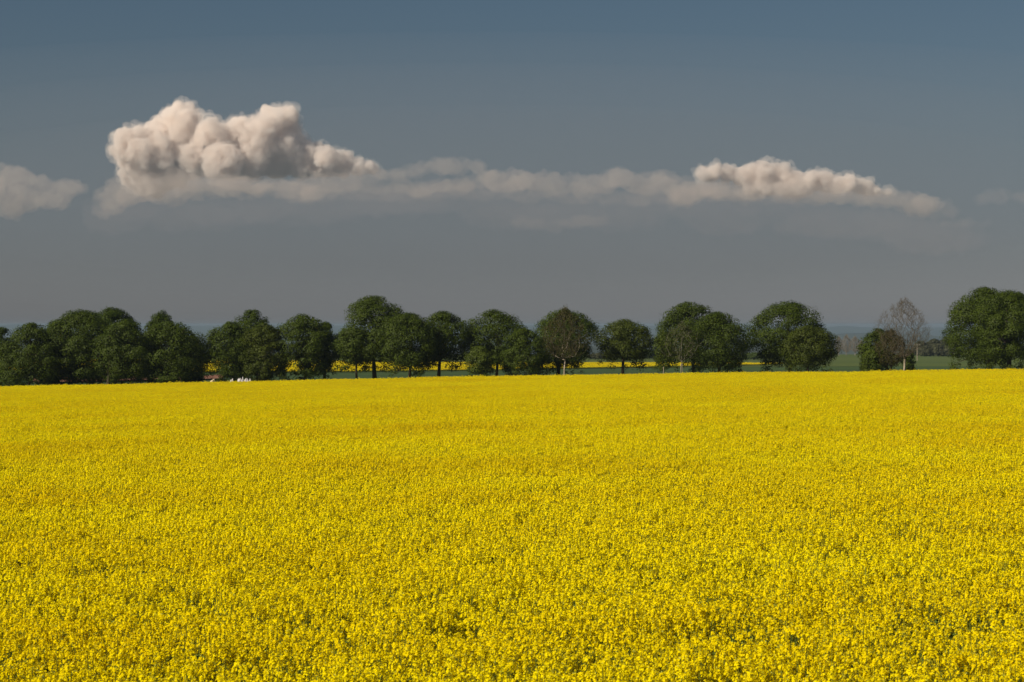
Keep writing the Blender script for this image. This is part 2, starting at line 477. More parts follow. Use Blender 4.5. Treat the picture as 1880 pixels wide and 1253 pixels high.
def grow(p, d, L_, r_, depth, out, rr, spread=0.5, up=0.15, nseg=4, kids=(2, 4), minr=0.012, shrink=0.72, tips=None):
    pts = [p]; rad = [r_]
    q = Vector(p); dv = Vector(d).normalized()
    r1 = max(minr, r_ * 0.55)
    for i in range(nseg):
        dv = (dv + Vector((rr.uniform(-1, 1), rr.uniform(-1, 1), rr.uniform(-.6, 1))) * 0.16 + Vector((0, 0, up * 0.35))).normalized()
        q = q + dv * (L_ / nseg)
        pts.append(tuple(q)); rad.append(r_ + (r1 - r_) * (i + 1) / nseg)
    out.append((pts, rad))
    if depth <= 0:
        if tips is not None: tips.append(tuple(q))
        return
    nk = rr.randint(*kids)
    ph0 = rr.uniform(0, 6.28)
    for k in range(nk):
        tpos = rr.uniform(0.45, 1.0) if k else 1.0
        idx = min(nseg, max(1, int(round(tpos * nseg))))
        st_ = Vector(pts[idx])
        ph = ph0 + 6.28 * k / nk + rr.uniform(-.5, .5)
        a = dv.cross(Vector((0.2, 0.9, 0.3))).normalized(); b = dv.cross(a)
        sp = spread * rr.uniform(0.6, 1.3) * (0.35 if k == 0 else 1.0)
        nd = (dv + (a * math.cos(ph) + b * math.sin(ph)) * sp + Vector((0, 0, up))).normalized()
        grow(tuple(st_), tuple(nd), L_ * shrink * rr.uniform(0.8, 1.15), max(minr, rad[idx] * (0.8 if k == 0 else 0.62)), depth - 1,
             out, rr, spread, up, max(2, nseg - 1), kids, minr, shrink, tips)

def crown(H, z0, W, D, r, nleaf=15000, leaf=0.15, lean=0.0, sparse=0.0, shape=0.42, low=0.62, hang=16, clump=1.0):
    """leaf faces gathered in clumps over a domed crown between z0 and H"""
    h = H - z0
    ncl = int(110 + 22 * W * clump)
    t = r.uniform(size=ncl); th = r.uniform(0, 2 * math.pi, ncl)
    t = np.clip(t, 0.0, 1.0)
    def wid(tt):
        lo_ = low + (1 - low) * np.clip(tt / shape, 0, 1) ** 0.7
        hi_ = np.sqrt(np.clip(1 - np.clip((tt - shape) / (1 - shape), 0, 1) ** 2.1, 0, 1))
        return np.where(tt < shape, lo_, hi_)
    ph1, ph2, ph3 = r.uniform(0, 6.28, 3)
    lob = 1 + 0.10 * np.sin(3 * th + ph1 + 4 * t) + 0.08 * np.sin(5 * th + ph2 - 7 * t) 
    inner = r.uniform(size=ncl) < 0.28
    rc = np.clip(r.normal(0.95, 0.25, ncl), 0.5, 1.6) * (0.15 * W + 0.25)
    rho = np.where(inner, r.uniform(0.2, 0.75, ncl), r.uniform(0.86, 1.03, ncl)) * lob
    wr = np.maximum(wid(t) * W * 1.05 - rc * 0.35, 0.05)
    wd = np.maximum(wid(t) * D * 1.05 - rc * 0.35, 0.05)
    C = np.stack([wr * rho * np.cos(th) + lean * t, wd * rho * np.sin(th), z0 + rc * 0.6 + t * (h - rc * 1.45)], 1)
    if hang:
        a = r.uniform(0, 6.28, hang); q = r.uniform(0.35, 0.95, hang)
        C2 = np.stack([np.cos(a) * q * W, np.sin(a) * q * D, z0 - r.uniform(-0.2, 1.0, hang)], 1)
        C = np.concatenate([C, C2]); rc = np.concatenate([rc, r.uniform(0.35, 0.7, hang)])
        t = np.concatenate([t, np.zeros(hang)])
    wgt = rc ** 2; wgt /= wgt.sum()
    idx = r.choice(len(C), size=nleaf, p=wgt)
    dirv = r.normal(size=(nleaf, 3)); dirv[:, 2] += 0.35
    dirv /= np.linalg.norm(dirv, axis=1, keepdims=True)
    rad = rc[idx] * (1.0 - 0.32 * r.uniform(size=nleaf) ** 2) * (1 + 0.12 * r.normal(size=nleaf))
    Pn = C[idx] + dirv * rad[:, None] * np.array([1.12, 1.12, 0.82])
    if sparse:
        k = r.uniform(size=nleaf) > sparse
        Pn, dirv, idx = Pn[k], dirv[k], idx[k]
    Nn = dirv * 1.0 + r.normal(size=Pn.shape) * 0.38 + (Pn - [lean * 0.5, 0, z0 + h * 0.35]) / max(W, 1) * 0.55
    sz = r.uniform(0.65, 1.25, len(Pn)) * leaf
    return quads(Pn, Nn, sz, r, 0.8), C

def trunk_mesh(H, z0, W, D, C, r, r0=0.28, fork=None, dx=0.0, limbs=11):
    paths = []
    fz = fork if fork else max(1.7, z0 + 0.06 * H)
    top = z0 + (H - z0) * 0.72
    n_ = 7
    main, rad = [], []
    for i in range(n_):
        q = i / (n_ - 1)
        main.append((dx * (1 - q) + 0.25 * math.sin(q * 3 + H), 0.15 * math.sin(q * 4 + W), -0.15 + (top + 0.15) * q))
        rad.append(r0 * (1.25 if i == 0 else 1.0) * (1 - 0.82 * q) + 0.02)
    paths.append((main, rad))
    order = np.argsort(-np.abs(C[:, 0]) - C[:, 2] * 0.3)
    pick = r.choice(len(C), size=min(limbs * 2, len(C)), replace=False)
    for k in pick:
        c = C[k]
        zz = min(max(fz, c[2] * r.uniform(0.35, 0.6)), top * 0.9)
        q = (zz + 0.15) / (top + 0.15)
        s = Vector((dx * (1 - q) + 0.25 * math.sin(q * 3 + H), 0.15 * math.sin(q * 4 + W), zz))
        e = Vector(c)
        m = s.lerp(e, 0.5) + Vector((0, 0, 0.12 * (e - s).length))
        rb = r0 * 0.42 * (1 - q * 0.6)
        paths.append(([tuple(s), tuple(s.lerp(m, .5) + Vector((0, 0, .05))), tuple(m), tuple(e)], [rb, rb * 0.75, rb * 0.5, 0.02]))
    return tubes(paths)

def tree(name, label, cat, u, vtop, hw, vbot, d, leafmat='maple', bark=None, tu=None, r0=0.28, seed=0, group=None,
         leaf=0.112, dens=1.15, **kw):
    x, y, zt = at(u, vtop, d)
    tu = u if tu is None else tu
    bx = (tu - 940) / F * d
    zg = float(ground_z(bx, d)) - 0.05
    H = zt - zg
    z0 = max(0.5, CAMZ + (VH - vbot - 3) / F * d - zg)
    W = hw / F * d
    r = np.random.default_rng(1000 + seed)
    nleaf = int(dens * 3.0 * W * (H - z0) * 105 * (0.155 / leaf) ** 1.7 + 1500)
    (V, Fq), C = crown(H, z0, W, W * 0.92, r, nleaf=nleaf, leaf=leaf, **kw)
    off = x - bx
    V = V.copy(); V[:, 0] += off; C = C.copy(); C[:, 0] += off
    root = empty(name, (bx, d, zg))
    tag(root, label, cat, group)
    TV, TF = trunk_mesh(H, z0, W, W, C, r, r0=r0)
    mesh_obj('trunk', TV, TF, bark or m_bark, root, smooth=True)
    mesh_obj('crown', V, Fq, LEAF[leafmat], root)
    return root

G = 'broadleaf trees in the row behind the rapeseed field'
T = lambda *a, **k: tree('broadleaf_tree', a[0], 'tree', *a[1:], group=G, **k)
T('dark crown cut off by the left edge of the photo', 2, 598, 33, 708, 396, 'dark', seed=1, low=0.8)
T('broad low tree in front at the far left with its foliage reaching the crop', 56, 591, 52, 706, 388, tu=54, seed=2, low=0.8)
T('low flat crown peeking over between the two leftmost broad trees', 104, 587, 42, 704, 398, 'dark', seed=3, low=0.8)
T('wide tree with sloping left side whose round top rises left of the highest left crown', 148, 567, 66, 704, 392, tu=98, seed=4, low=0.8)
T('highest crown of the left clump, rounded, standing behind its neighbours', 205, 563, 56, 704, 402, 'dark', tu=210, seed=5, low=0.8)
T('low front tree of the left clump with a visible dark forked trunk', 229, 585, 52, 696, 387, tu=199, r0=0.38, seed=6, low=0.8)
T('small round crown showing behind the right end of the left clump', 297, 569, 33, 700, 402, 'dark', seed=7, low=0.8)
T('dense domed tree closing the right end of the left clump', 314, 588, 60, 702, 389, tu=306, seed=8, low=0.8)
T('narrow dark tree tucked against the right side of the left clump', 352, 614, 24, 700, 396, 'dark', seed=9, low=0.8)
T('left half of the twin crowned clump above the white boulders', 424, 590, 51, 696, 392, tu=430, r0=0.34, seed=10, low=0.8)
T('taller pointed crown behind the twin crowned clump above the white boulders', 463, 567, 40, 692, 401, tu=470, seed=11, low=0.8)
T('lower front tree right of the white boulders', 484, 592, 40, 698, 389, 'olive', tu=488, seed=12, low=0.8)
T('round dome shaped tree alone between the boulder clump and the tallest centre tree', 557, 575, 52, 690, 391, tu=560, r0=0.34, seed=13, low=0.8)
T('small dark crown bulging from the right side of the lone dome tree', 598, 590, 22, 672, 397, 'dark', seed=14)
T('tallest tree left of centre with a thick dark trunk', 688, 541, 60, 670, 394, tu=687, r0=0.42, seed=15, low=0.8)
T('slim tree merged into the left flank of the tallest centre tree with a thin trunk', 650, 600, 38, 668, 391, tu=657, r0=0.22, seed=16, low=0.8)
T('rounded tree directly right of the tallest centre tree, bushy down to the crop', 749, 573, 53, 678, 388, tu=752, r0=0.26, seed=17)
T('umbrella shaped tree with V forked trunk and yellow field showing below', 812, 570, 49, 667, 393, tu=805, r0=0.34, seed=18, low=0.85)
T('tall oval crown with see through gaps at its upper right, left of the bushy tree', 908, 567, 54, 672, 395, tu=911, r0=0.28, seed=19, sparse=0.12)
tree('small_tree', 'small bright green bushy tree at the left foot of the gappy oval crown', 'tree', 880, 634, 25, 686, 386, 'bright', seed=20, r0=0.12)
T('low bushy tree with foliage to the crop left of the reddish sparse tree', 962, 602, 38, 688, 389, 'maple', tu=975, seed=21, low=0.9)
T('full green tree behind the reddish sparse tree', 1036, 566, 58, 674, 398, 'maple', tu=1024, r0=0.38, seed=22)
T('low round tree standing alone right of the reddish tree', 1147, 585, 53, 664, 397, 'olive', tu=1146, r0=0.3, seed=23, hang=14)
T('tall domed tree right of the low round one, behind the pale trunk sapling', 1266, 553, 58, 668, 399, 'maple', tu=1270, r0=0.28, seed=24, low=0.85)
T('broad tree overlapping the right side of the tall domed tree, dark trunk below', 1319, 572, 56, 680, 391, 'maple', tu=1322, r0=0.3, seed=25)
T('large dome crowned tree with a smaller tree in front on its right', 1446, 551, 65, 672, 397, 'maple', tu=1448, r0=0.36, seed=26)
T('smaller lighter tree in front of the large dome, thin straight trunk', 1486, 597, 48, 672, 389, 'olive', tu=1484, r0=0.18, seed=27)
T('round green tree left of the bare budding tree', 1612, 602, 32, 672, 397, 'maple', tu=1628, seed=28)
tree('small_tree', 'small bright bush at the left foot of the round green tree beside the bare tree', 'tree', 1601, 642, 21, 684, 390, 'bright', seed=29, r0=0.1)
tree('shrub', 'small dark bush right behind the pale trunk of the bare tree', 'bush', 1668, 640, 11, 684, 396, 'dark', seed=30, r0=0.08)
T('massive crown at the right edge, the left one of two', 1806, 526, 68, 668, 399, 'maple', tu=1815, r0=0.4, seed=31)
T('massive crown cut by the right edge of the photo', 1852, 531, 62, 662, 390, 'maple', tu=1851, r0=0.42, seed=32)

# sparse reddish tree with a pale trunk in front of the green one
def branch_tree(name, label, cat, u, vtop, hw, vfork, d, seed, bark, budmat, nbud, budsize, r0=0.2, ntip=500, rt=0.012, twigs=2, twl=0.5,
                pale=0.05, group=None, crownname='crown', egg=(0.15, 0.62, 0.95, 1.0, 0.68, 0.12), leader=0.6):
    """open tree: every twig tip is joined to the nearest lower limb, limbs thicken with what they carry"""
    x, y, zt = at(u, vtop, d)
    zg = float(ground_z(x, d)) - 0.05
    H = zt - zg; W = hw / F * d
    zf = max(0.5, CAMZ + (VH - vfork) / F * d - zg)
    r = np.random.default_rng(seed)
    nodes = []; parent = []
    nl_ = 14; zl = zf + (H - zf) * leader
    for i in range(nl_):
        q = i / (nl_ - 1); z = -0.1 + (zl + 0.1) * q
        nodes.append((0.10 * math.sin(z * 0.9 + seed), 0.08 * math.sin(z * 0.7), z)); parent.append(i - 1)
    t = r.uniform(0.03, 1.0, ntip); th = r.uniform(0, 2 * math.pi, ntip)
    env = np.interp(t, [0, 0.12, 0.35, 0.55, 0.8, 1.0], egg) * (1 + 0.13 * np.sin(3 * th + seed) + 0.10 * np.sin(4 * th + 9 * t))
    q = np.sqrt(r.uniform(0.02, 1, ntip))
    Tp = np.stack([W * env * q * np.cos(th), W * env * q * np.sin(th), zf + (H - zf) * t * (1 - 0.12 * q * q)], 1)
    order = np.argsort(np.linalg.norm(Tp - [0, 0, zf], axis=1))
    buf = np.zeros((ntip * 14 + 60, 3)); buf[:nl_] = nodes; n_ = nl_
    tipidx = []
    for k in order:
        p = Tp[k]
        v_ = p - buf[:n_]
        dist = np.linalg.norm(v_, axis=1)
        hor = np.hypot(v_[:, 0], v_[:, 1])
        cost = dist + np.maximum(0, hor * 0.75 - v_[:, 2]) * 1.6 + (buf[:n_, 2] < zf * 0.92) * 50
        j = int(cost.argmin()); s0 = buf[j].copy(); L_ = dist[j]
        m_ = max(2, min(10, int(L_ / 0.45)))
        bend = np.array([0, 0, -0.10 * L_]) + r.normal(size=3) * 0.05 * L_
        prev = j
        for i in range(1, m_ + 1):
            a_ = i / m_
            buf[n_] = s0 + (p - s0) * a_ + bend * math.sin(math.pi * a_); parent.append(prev); prev = n_; n_ += 1
        tipidx.append(prev)
    cnt = np.zeros(n_)
    cnt[tipidx] = 1
    for i in range(n_ - 1, 0, -1): cnt[parent[i]] += cnt[i]
    rad = rt * np.maximum(cnt, 1) ** 0.5
    rad = rt + (rad - rt) * (r0 - rt) / max(rad[0] - rt, 1e-6)
    thick, thin = [], []
    kids = [[] for _ in range(n_)]
    for i in range(1, n_): kids[parent[i]].append(i)
    # follow the thickest child to make continuous limbs
    stack = [(0, None)]
    while stack:
        i, pr = stack.pop()
        pts = [] if pr is None else [tuple(buf[pr])]; rr_ = [] if pr is None else [rad[i] * 0.9]
        cur = i
        while True:
            pts.append(tuple(buf[cur])); rr_.append(float(rad[cur]))
            ks = sorted(kids[cur], key=lambda c: -cnt[c])
            if not ks: break
            for o_ in ks[1:]: stack.append((o_, cur))
            cur = ks[0]
        if len(pts) > 1:
            cut = next((c for c, q_ in enumerate(rr_) if q_ < pale), len(rr_))
            if cut >= 2: thick.append((pts[:cut], rr_[:cut]))
            if cut < len(rr_): thin.append((pts[max(0, cut - 1):], rr_[max(0, cut - 1):]) if cut else (pts, rr_))
    thin = [(p, q) for p, q in thin if len(p) > 1]
    tips = buf[np.array(tipidx)]
    for tp in tips:
        for k in range(twigs):
            dv = r.normal(size=3) * 0.6 + [0, 0, 0.7] + np.array([tp[0], tp[1], 0]) * 0.12
            dv /= np.linalg.norm(dv)
            e = tp + dv * twl * r.uniform(.5, 1.2)
            thin.append(([tuple(tp), tuple((tp + e) / 2 + r.normal(size=3) * 0.03), tuple(e)], [rt, rt * .8, rt * .5]))
    root = empty(name, (x, d, zg)); tag(root, label, cat, group)
    V, Fq = tubes(thick, 7); mesh_obj('trunk', V, Fq, bark, root, smooth=True)
    V, Fq = tubes(thin, 3); mesh_obj('branches', V, Fq, bark if bark is m_grey else m_twig, root, smooth=True)
    if nbud:
        C = tips[r.integers(0, len(tips), nbud)] + r.normal(size=(nbud, 3)) * 0.22
        V, Fq = quads(C, r.normal(size=(nbud, 3)) + [0, 0, .4], r.uniform(.6, 1.3, nbud) * budsize, r, 0.7)
        mesh_obj(crownname, V, Fq, LEAF[budmat], root)
    return root
branch_tree('budding_tree', 'sparse reddish brown tree with a straight pale trunk in front of a green crown', 'tree', 1037, 564, 46, 662, 388, 41, m_pale, 'rust', 5000, 0.10, r0=0.12, ntip=480, pale=0.042, leader=0.75)
branch_tree('budding_tree', 'brownish sparse tree between the round green tree and the bare budding tree', 'tree', 1637, 604, 33, 672, 389, 42, m_bark, 'rust', 7000, 0.09, r0=0.13, ntip=450, pale=0.06)
branch_tree('bare_tree', 'tall nearly leafless tree with pale forked trunk and fine twigs against the sky', 'tree', 1660, 547, 54, 658, 386, 43, m_pale, 'bud', 4200, 0.05, r0=0.17, ntip=1000, rt=0.013, twl=0.6, pale=0.085, crownname='crown', leader=0.5, egg=(0.1, 0.42, 0.85, 1.0, 0.74, 0.2))
branch_tree('birch_sapling', 'slender pale barked tree with few leaves in front of the tall domed tree', 'tree', 1252, 592, 40, 662, 387, 44, m_grey, 'olive', 4000, 0.09, r0=0.065, ntip=200, pale=0.04)
tree('small_tree', 'small yellowish green tree on the left side of the tall domed tree', 'tree', 1219, 600, 19, 668, 389, 'bright', seed=45, r0=0.07, dens=0.6)

# far trees and hedge on the pasture crest
def far_z(u, d): return float(ground_z((u - 940) / F * d, d))
gb = 'bare trees far off on the pasture crest'
for k, (u, vt, hw) in enumerate([(1540, 618, 9), (1554, 615, 12), (1570, 617, 11), (1581, 625, 7)]):
    lab = ['leftmost of the four grey leafless trees far off on the crest', 'second and broadest of the grey leafless trees far off on the crest',
           'third of the grey leafless trees far off on the crest', 'lowest grey leafless tree at the right end of its far group'][k]
    branch_tree('bare_tree', lab, 'tree', u, vt, hw, 647, 1480 + 12 * k, 60 + k, m_grey, 'bud', 500, 0.12, r0=0.22, ntip=420, rt=0.05, twl=1.0, pale=0.12, leader=0.3, group=gb, crownname='crown')
gh = 'low dull trees of the far hedge at the right'
hedge = [(1690, 626, 12), (1704, 628, 10), (1715, 622, 11), (1727, 625, 11), (1738, 618, 12), (1752, 622, 13), (1700, 634, 13), (1722, 633, 14), (1744, 632, 14)]
hl = ['leftmost tall tree of the far hedge beside the wooden pole', 'second tree from the left in the far hedge', 'third tree of the far hedge with a slightly higher top',
      'fourth tree of the far hedge', 'highest tree of the far hedge left of the massive crowns', 'hedge tree half hidden by the massive crowns',
      'low front bush at the left end of the far hedge', 'low front bush in the middle of the far hedge', 'low front bush at the right end of the far hedge']
for k, (u, vt, hw) in enumerate(hedge):
    tree('hedge_tree', hl[k], 'tree', u, vt, hw * 1.15, 654, 1450 - (30 if k > 5 else 0), 'hedge', seed=80 + k, r0=0.25, group=gh, leaf=0.42, hang=0, low=1.0)
gd = 'distant bushes glimpsed between the trunks'
for k, (u, vt, hw) in enumerate([(1180, 640, 26), (1238, 646, 24), (1385, 647, 18), (1100, 648, 18), (640, 642, 22), (606, 648, 18), (372, 655, 16)]):
    lab = ['far bush right of the low round tree', 'far bush behind the slender pale barked tree', 'far bush between the broad tree and the large dome',
           'far bush right of the reddish sparse tree', 'far bush left of the thin trunk beside the tallest centre tree', 'far bush right of the lone dome tree', 'far bush right of the left clump'][k]
    tree('distant_bush', lab, 'bush', u, vt, hw, 664, 1180, 'hedge' if k % 2 else 'dark', seed=100 + k, r0=0.2, group=gd, leaf=0.34, hang=0, low=1.0)

# ------------------------------------------------------------------ pole, stakes, boulders, butterfly
m_wood = plain_mat('grey_wood', (0.14, 0.12, 0.09), (0.24, 0.21, 0.16), scale=4, stretch=(1, 1, .2))
m_porc = plain_mat('porcelain', (0.5, 0.5, 0.48), (0.6, 0.6, 0.58))
def pole():
    u, vt, vb = 1684, 632.5, 663
    d = ground_y(u, vb); x, _, zt = at(u, vt, d); zg = float(ground_z(x, d))
    H = zt - zg
    root = empty('utility_pole', (x, d, zg)); tag(root, 'thin wooden pole with a crossbar standing in the pasture before the far hedge', 'utility pole')
    V, Fq = tubes([([(0, 0, -0.2), (0, 0, H * .5), (0, 0, H)], [0.19, 0.16, 0.12])], 8); mesh_obj('post', V, Fq, m_wood, root, smooth=True)
    V, Fq = tubes([([(-1.3, -0.2, H - 0.35), (1.3, -0.2, H - 0.35)], [0.08, 0.08])], 4); mesh_obj('crossbar', V, Fq, m_wood, root)
    for dx in (-1.15, 0.0, 1.15):
        zb = H - 0.27
        V, Fq = tubes([([(dx, -0.2, zb), (dx, -0.2, zb + .08), (dx, -0.2, zb + .16), (dx, -0.2, zb + 0.24)], [0.03, 0.07, 0.045, 0.06])], 6)
        mesh_obj('insulator', V, Fq, m_porc, root, smooth=True)
pole()
def stake(u, vt, d, label):
    x, _, zt = at(u, vt, d); zg = float(ground_z(x, d)); H = zt - zg
    V, Fq = tubes([([(0, 0, -0.2), (0.01, 0, H * .5), (0.03, 0, H - .02), (0.03, 0, H)], [0.045, 0.043, 0.04, 0.02])], 8)
    o = mesh_obj('wooden_stake', V, Fq, m_pale, smooth=True); o.location = (x, d, zg)
    tag(o, label, 'stake', 'pale planting stakes')
stake(1218, 674, 384, 'pale wooden stake under the yellowish green small tree')
stake(1250, 668, 385, 'pale wooden stake beside the slender pale trunk')

m_stone = plain_mat('white_stone', (0.28, 0.27, 0.27), (0.46, 0.44, 0.42), scale=1.5, bump=0.3)
m_cream = plain_mat('cream_stone', (0.55, 0.46, 0.30), (0.68, 0.58, 0.40), scale=1.5, bump=0.3)
def boulder(u, vt, w, d, mat, label, seed):
    x, _, zt = at(u, vt, d); zg = float(ground_z(x, d)); H = zt - zg; W = w / F * d / 2
    import bmesh
    bm = bmesh.new(); bmesh.ops.create_icosphere(bm, subdivisions=4, radius=1)
    for v in bm.verts:
        n_ = mnoise.noise(v.co * 1.3 + Vector((seed, 0, 0))) * 0.5 + mnoise.noise(v.co * 3 + Vector((0, seed, 0))) * 0.28
        c = v.co * (1 + n_)
        v.co = Vector((c.x * W, c.y * W * 0.9, max(-0.2, H * 0.5 + c.z * H * 0.5)))
    me = bpy.data.meshes.new('boulder'); bm.to_mesh(me); bm.free(); me.materials.append(mat)
    o = bpy.data.objects.new('boulder', me); COL.objects.link(o); o.location = (x, d, zg)
    tag(o, label, 'boulder', 'pale boulders at the foot of the trees')
boulder(391, 697, 10, 383.5, m_cream, 'cream coloured boulder lying alone left of the white ones', 3)
boulder(425.5, 697.2, 7, 383.5, m_stone, 'small white boulder at the left end of the white group', 5)
boulder(440, 697.0, 13, 383.2, m_stone, 'flat white boulder second from the left in the white group', 8)
boulder(445, 695.2, 7, 385.2, m_stone, 'small pale boulder behind the flat white one', 11)
boulder(452.5, 694.6, 9, 383.6, m_stone, 'tallest white boulder right of the flat one', 14)
boulder(459, 696, 5, 384.4, m_stone, 'narrow white boulder at the right end of the white group', 17)

m_wing = plain_mat('butterfly_wing', (0.75, 0.75, 0.66), (0.85, 0.85, 0.76), scale=20)
m_body = plain_mat('butterfly_body', (0.05, 0.05, 0.04), (0.08, 0.08, 0.07))
def butterfly():
    dd = 118.0
    x, y, z = at(1554, 785.5, dd)
    root = empty('butterfly', (x, y, z)); root.rotation_euler = (0.7, 0.25, 0.5)
    tag(root, 'tiny white butterfly over the yellow crop in the right half', 'butterfly')
    V, Fq = tubes([([(0, -0.02, 0), (0, 0, 0), (0, 0.022, 0)], [0.003, 0.005, 0.003])], 6); mesh_obj('body', V, Fq, m_body, root)
    for s in (-1, 1):
        pts = [(0, .016), (.03, .040), (.055, .036), (.052, .012), (.034, 0), (.042, -.018), (.026, -.036), (.006, -.02), (0, -.012)]
        V = [(s * a, b, 0.45 * a + 0.0008) for a, b in pts] + [(s * a, b, 0.45 * a - 0.0008) for a, b in pts]
        k = len(pts)
        Fa = [tuple(range(k)), tuple(range(2 * k - 1, k - 1, -1))] + [(i, (i + 1) % k, k + (i + 1) % k, k + i) for i in range(k)]
        mesh_obj('wing', V, Fa, m_wing, root)
butterfly()

# ------------------------------------------------------------------ clouds
def cloud_mat(name, dens, col=(1, 1, 1), aniso=0.0):
    m, nt = new_mat(name)
    v = N(nt, 'ShaderNodeVolumePrincipled')
    v.inputs['Color'].default_value = (*col, 1)
    v.inputs['Density'].default_value = dens
    v.inputs['Anisotropy'].default_value = aniso
    o = N(nt, 'ShaderNodeOutputMaterial'); nt.links.new(v.outputs[0], o.inputs['Volume'])
    m.cycles.homogeneous_volume = True if hasattr(m.cycles, 'homogeneous_volume') else None
    return m

def largest(me):
    import bmesh
    # keep the largest connected body
    E = np.empty(len(me.edges) * 2, np.int32); me.edges.foreach_get('vertices', E); E = E.reshape(-1, 2)
    lab = np.arange(len(me.vertices))
    while True:
        m_ = np.minimum(lab[E[:, 0]], lab[E[:, 1]])
        new = lab.copy(); np.minimum.at(new, E[:, 0], m_); np.minimum.at(new, E[:, 1], m_)
        new = new[new]
        if (new == lab).all(): break
        lab = new
    vals, cnt = np.unique(lab, return_counts=True)
    if len(vals) > 1:
        big_ = vals[cnt.argmax()]
        bm_ = bmesh.new(); bm_.from_mesh(me); bm_.verts.ensure_lookup_table()
        bmesh.ops.delete(bm_, geom=[bm_.verts[i] for i in np.nonzero(lab != big_)[0]], context='VERTS')
        bm_.to_mesh(me); bm_.free()

def cloud(label, puffs, d, mat, vox=6.0, amp=1.0, base=None, depth=0.8, seed=0.0, copies=3, kind=None, name='cloud', cat='cloud', sq=1.0, sub=12, sx=1.0, octs=((1.6, 11.0), (3.6, 8.0), (8.0, 5.0), (17.0, 2.8), (34.0, 1.4)), halo=None):
    """puffs: (u, v, r) in photo pixels, spread in depth, fused, roughened at four scales"""
    rr = random.Random(int(seed) + 5)
    V, Fq = [], []
    import bmesh
    ico = bmesh.new(); bmesh.ops.create_icosphere(ico, subdivisions=3, radius=1)
    base_v = np.array([v.co[:] for v in ico.verts]); base_f = np.array([[v.index for v in f.verts] for f in ico.faces]); ico.free()
    k = d / F
    u0 = np.mean([p[0] for p in puffs]); v0 = np.mean([p[1] for p in puffs])
    org = np.array(at(u0, v0, d))
    nv = 0
    def ball(p, rad):
        nonlocal nv
        V.append(base_v * rad * np.array([sx, 1, sq]) + p); Fq.append(base_f + nv); nv += len(base_v)
    for (u, v, r_) in puffs:
        for c in range(copies):
            uu_ = u + rr.uniform(-.25, .25) * r_ * (c > 0); vv_ = v + rr.uniform(-.1, .35) * r_ * (c > 0)
            rad = r_ * (1 if c == 0 else rr.uniform(.6, .95)) * k * 0.86
            off = 0 if c == 0 else rr.uniform(-1, 1) * depth * r_ * 2.2 * k
            p = np.array(at(uu_, vv_, d)) - org; p[1] += off
            ball(p, rad)
            for j in range(sub):
                dv = np.array([rr.gauss(0, 1), rr.gauss(0, 1), rr.gauss(0.25, 1)]); dv /= np.linalg.norm(dv)
                if dv[1] > 0.5: continue
                rs = rad * rr.uniform(.22, .42)
                ball(p + dv * rad * rr.uniform(.82, .98) * np.array([sx, 1, sq]), rs)
    V = np.concatenate(V); Fq = np.concatenate(Fq)
    tmp = mesh_obj('tmp', V, Fq, mat)
    md = tmp.modifiers.new('r', 'REMESH'); md.mode = 'VOXEL'; md.voxel_size = vox
    dg = bpy.context.evaluated_depsgraph_get()
    me = bpy.data.meshes.new_from_object(tmp.evaluated_get(dg))
    largest(me)
    old = tmp.data; bpy.data.objects.remove(tmp); bpy.data.meshes.remove(old)
    n_ = len(me.vertices)
    co = np.empty(n_ * 3, np.float32); me.vertices.foreach_get('co', co); co = co.reshape(-1, 3)
    no = np.empty(n_ * 3, np.float32); me.vertices.foreach_get('normal', no); no = no.reshape(-1, 3)
    sc_ = 1.0 / (60 * k * 1.0)
    dsp = np.zeros(n_)
    for i in range(n_):
        q = Vector(co[i]) * sc_ + Vector((seed, 0, 0))
        a = 0.0
        for fr, am in octs:
            b = mnoise.noise(q * fr)
            a += am * (0.62 - abs(b) * 2.2)        # billows: rounded lumps, sharp creases
        dsp[i] = a
    co = co + no * (dsp * amp * k * 0.75)[:, None]
    if base is not None:
        bu, bv = base if isinstance(base, tuple) else ([0, 1880], [base, base])
        zb = CAMZ + (VH - np.interp((co[:, 0] + org[0]) / d * F + 940, bu, bv)) / F * d - org[2]
        low_ = co[:, 2] < zb
        co[low_, 2] = zb[low_] + (co[low_, 2] - zb[low_]) * 0.15
    me.vertices.foreach_set('co', co.astype(np.float32).ravel()); me.update()
    tmp = bpy.data.objects.new('tmp', me); COL.objects.link(tmp)
    md = tmp.modifiers.new('r', 'REMESH'); md.mode = 'VOXEL'; md.voxel_size = vox * 0.85
    me2 = bpy.data.meshes.new_from_object(tmp.evaluated_get(bpy.context.evaluated_depsgraph_get()))
    bpy.data.objects.remove(tmp); bpy.data.meshes.remove(me); me = me2
    largest(me)
    me.polygons.foreach_set('use_smooth', np.ones(len(me.polygons), bool))
    me.name = name
    o = bpy.data.objects.new(name, me); COL.objects.link(o); o.location = tuple(org)
    if not me.materials: me.materials.append(mat)
    if halo:
        nv_ = len(me.vertices)
        co = np.empty(nv_ * 3, np.float32); me.vertices.foreach_get('co', co); co = co.reshape(-1, 3)
        no = np.empty(nv_ * 3, np.float32); me.vertices.foreach_get('normal', no); no = no.reshape(-1, 3)
        ds = np.array([max(-2.0, 3.5 + 9 * mnoise.noise(Vector(c) * sc_ * 2.3 + Vector((7, seed, 0))) + 9 * mnoise.noise(Vector(c) * sc_ * 7 + Vector((7, seed, 0)))) for c in co])
        hm = me.copy(); hm.name = 'wisps'
        hm.vertices.foreach_set('co', (co + no * (ds * k)[:, None]).astype(np.float32).ravel()); hm.update()
        hm.materials.clear(); hm.materials.append(halo)
        ho = bpy.data.objects.new('wisps', hm); COL.objects.link(ho); ho.parent = o
    tag(o, label, cat, kind=kind)
    return o

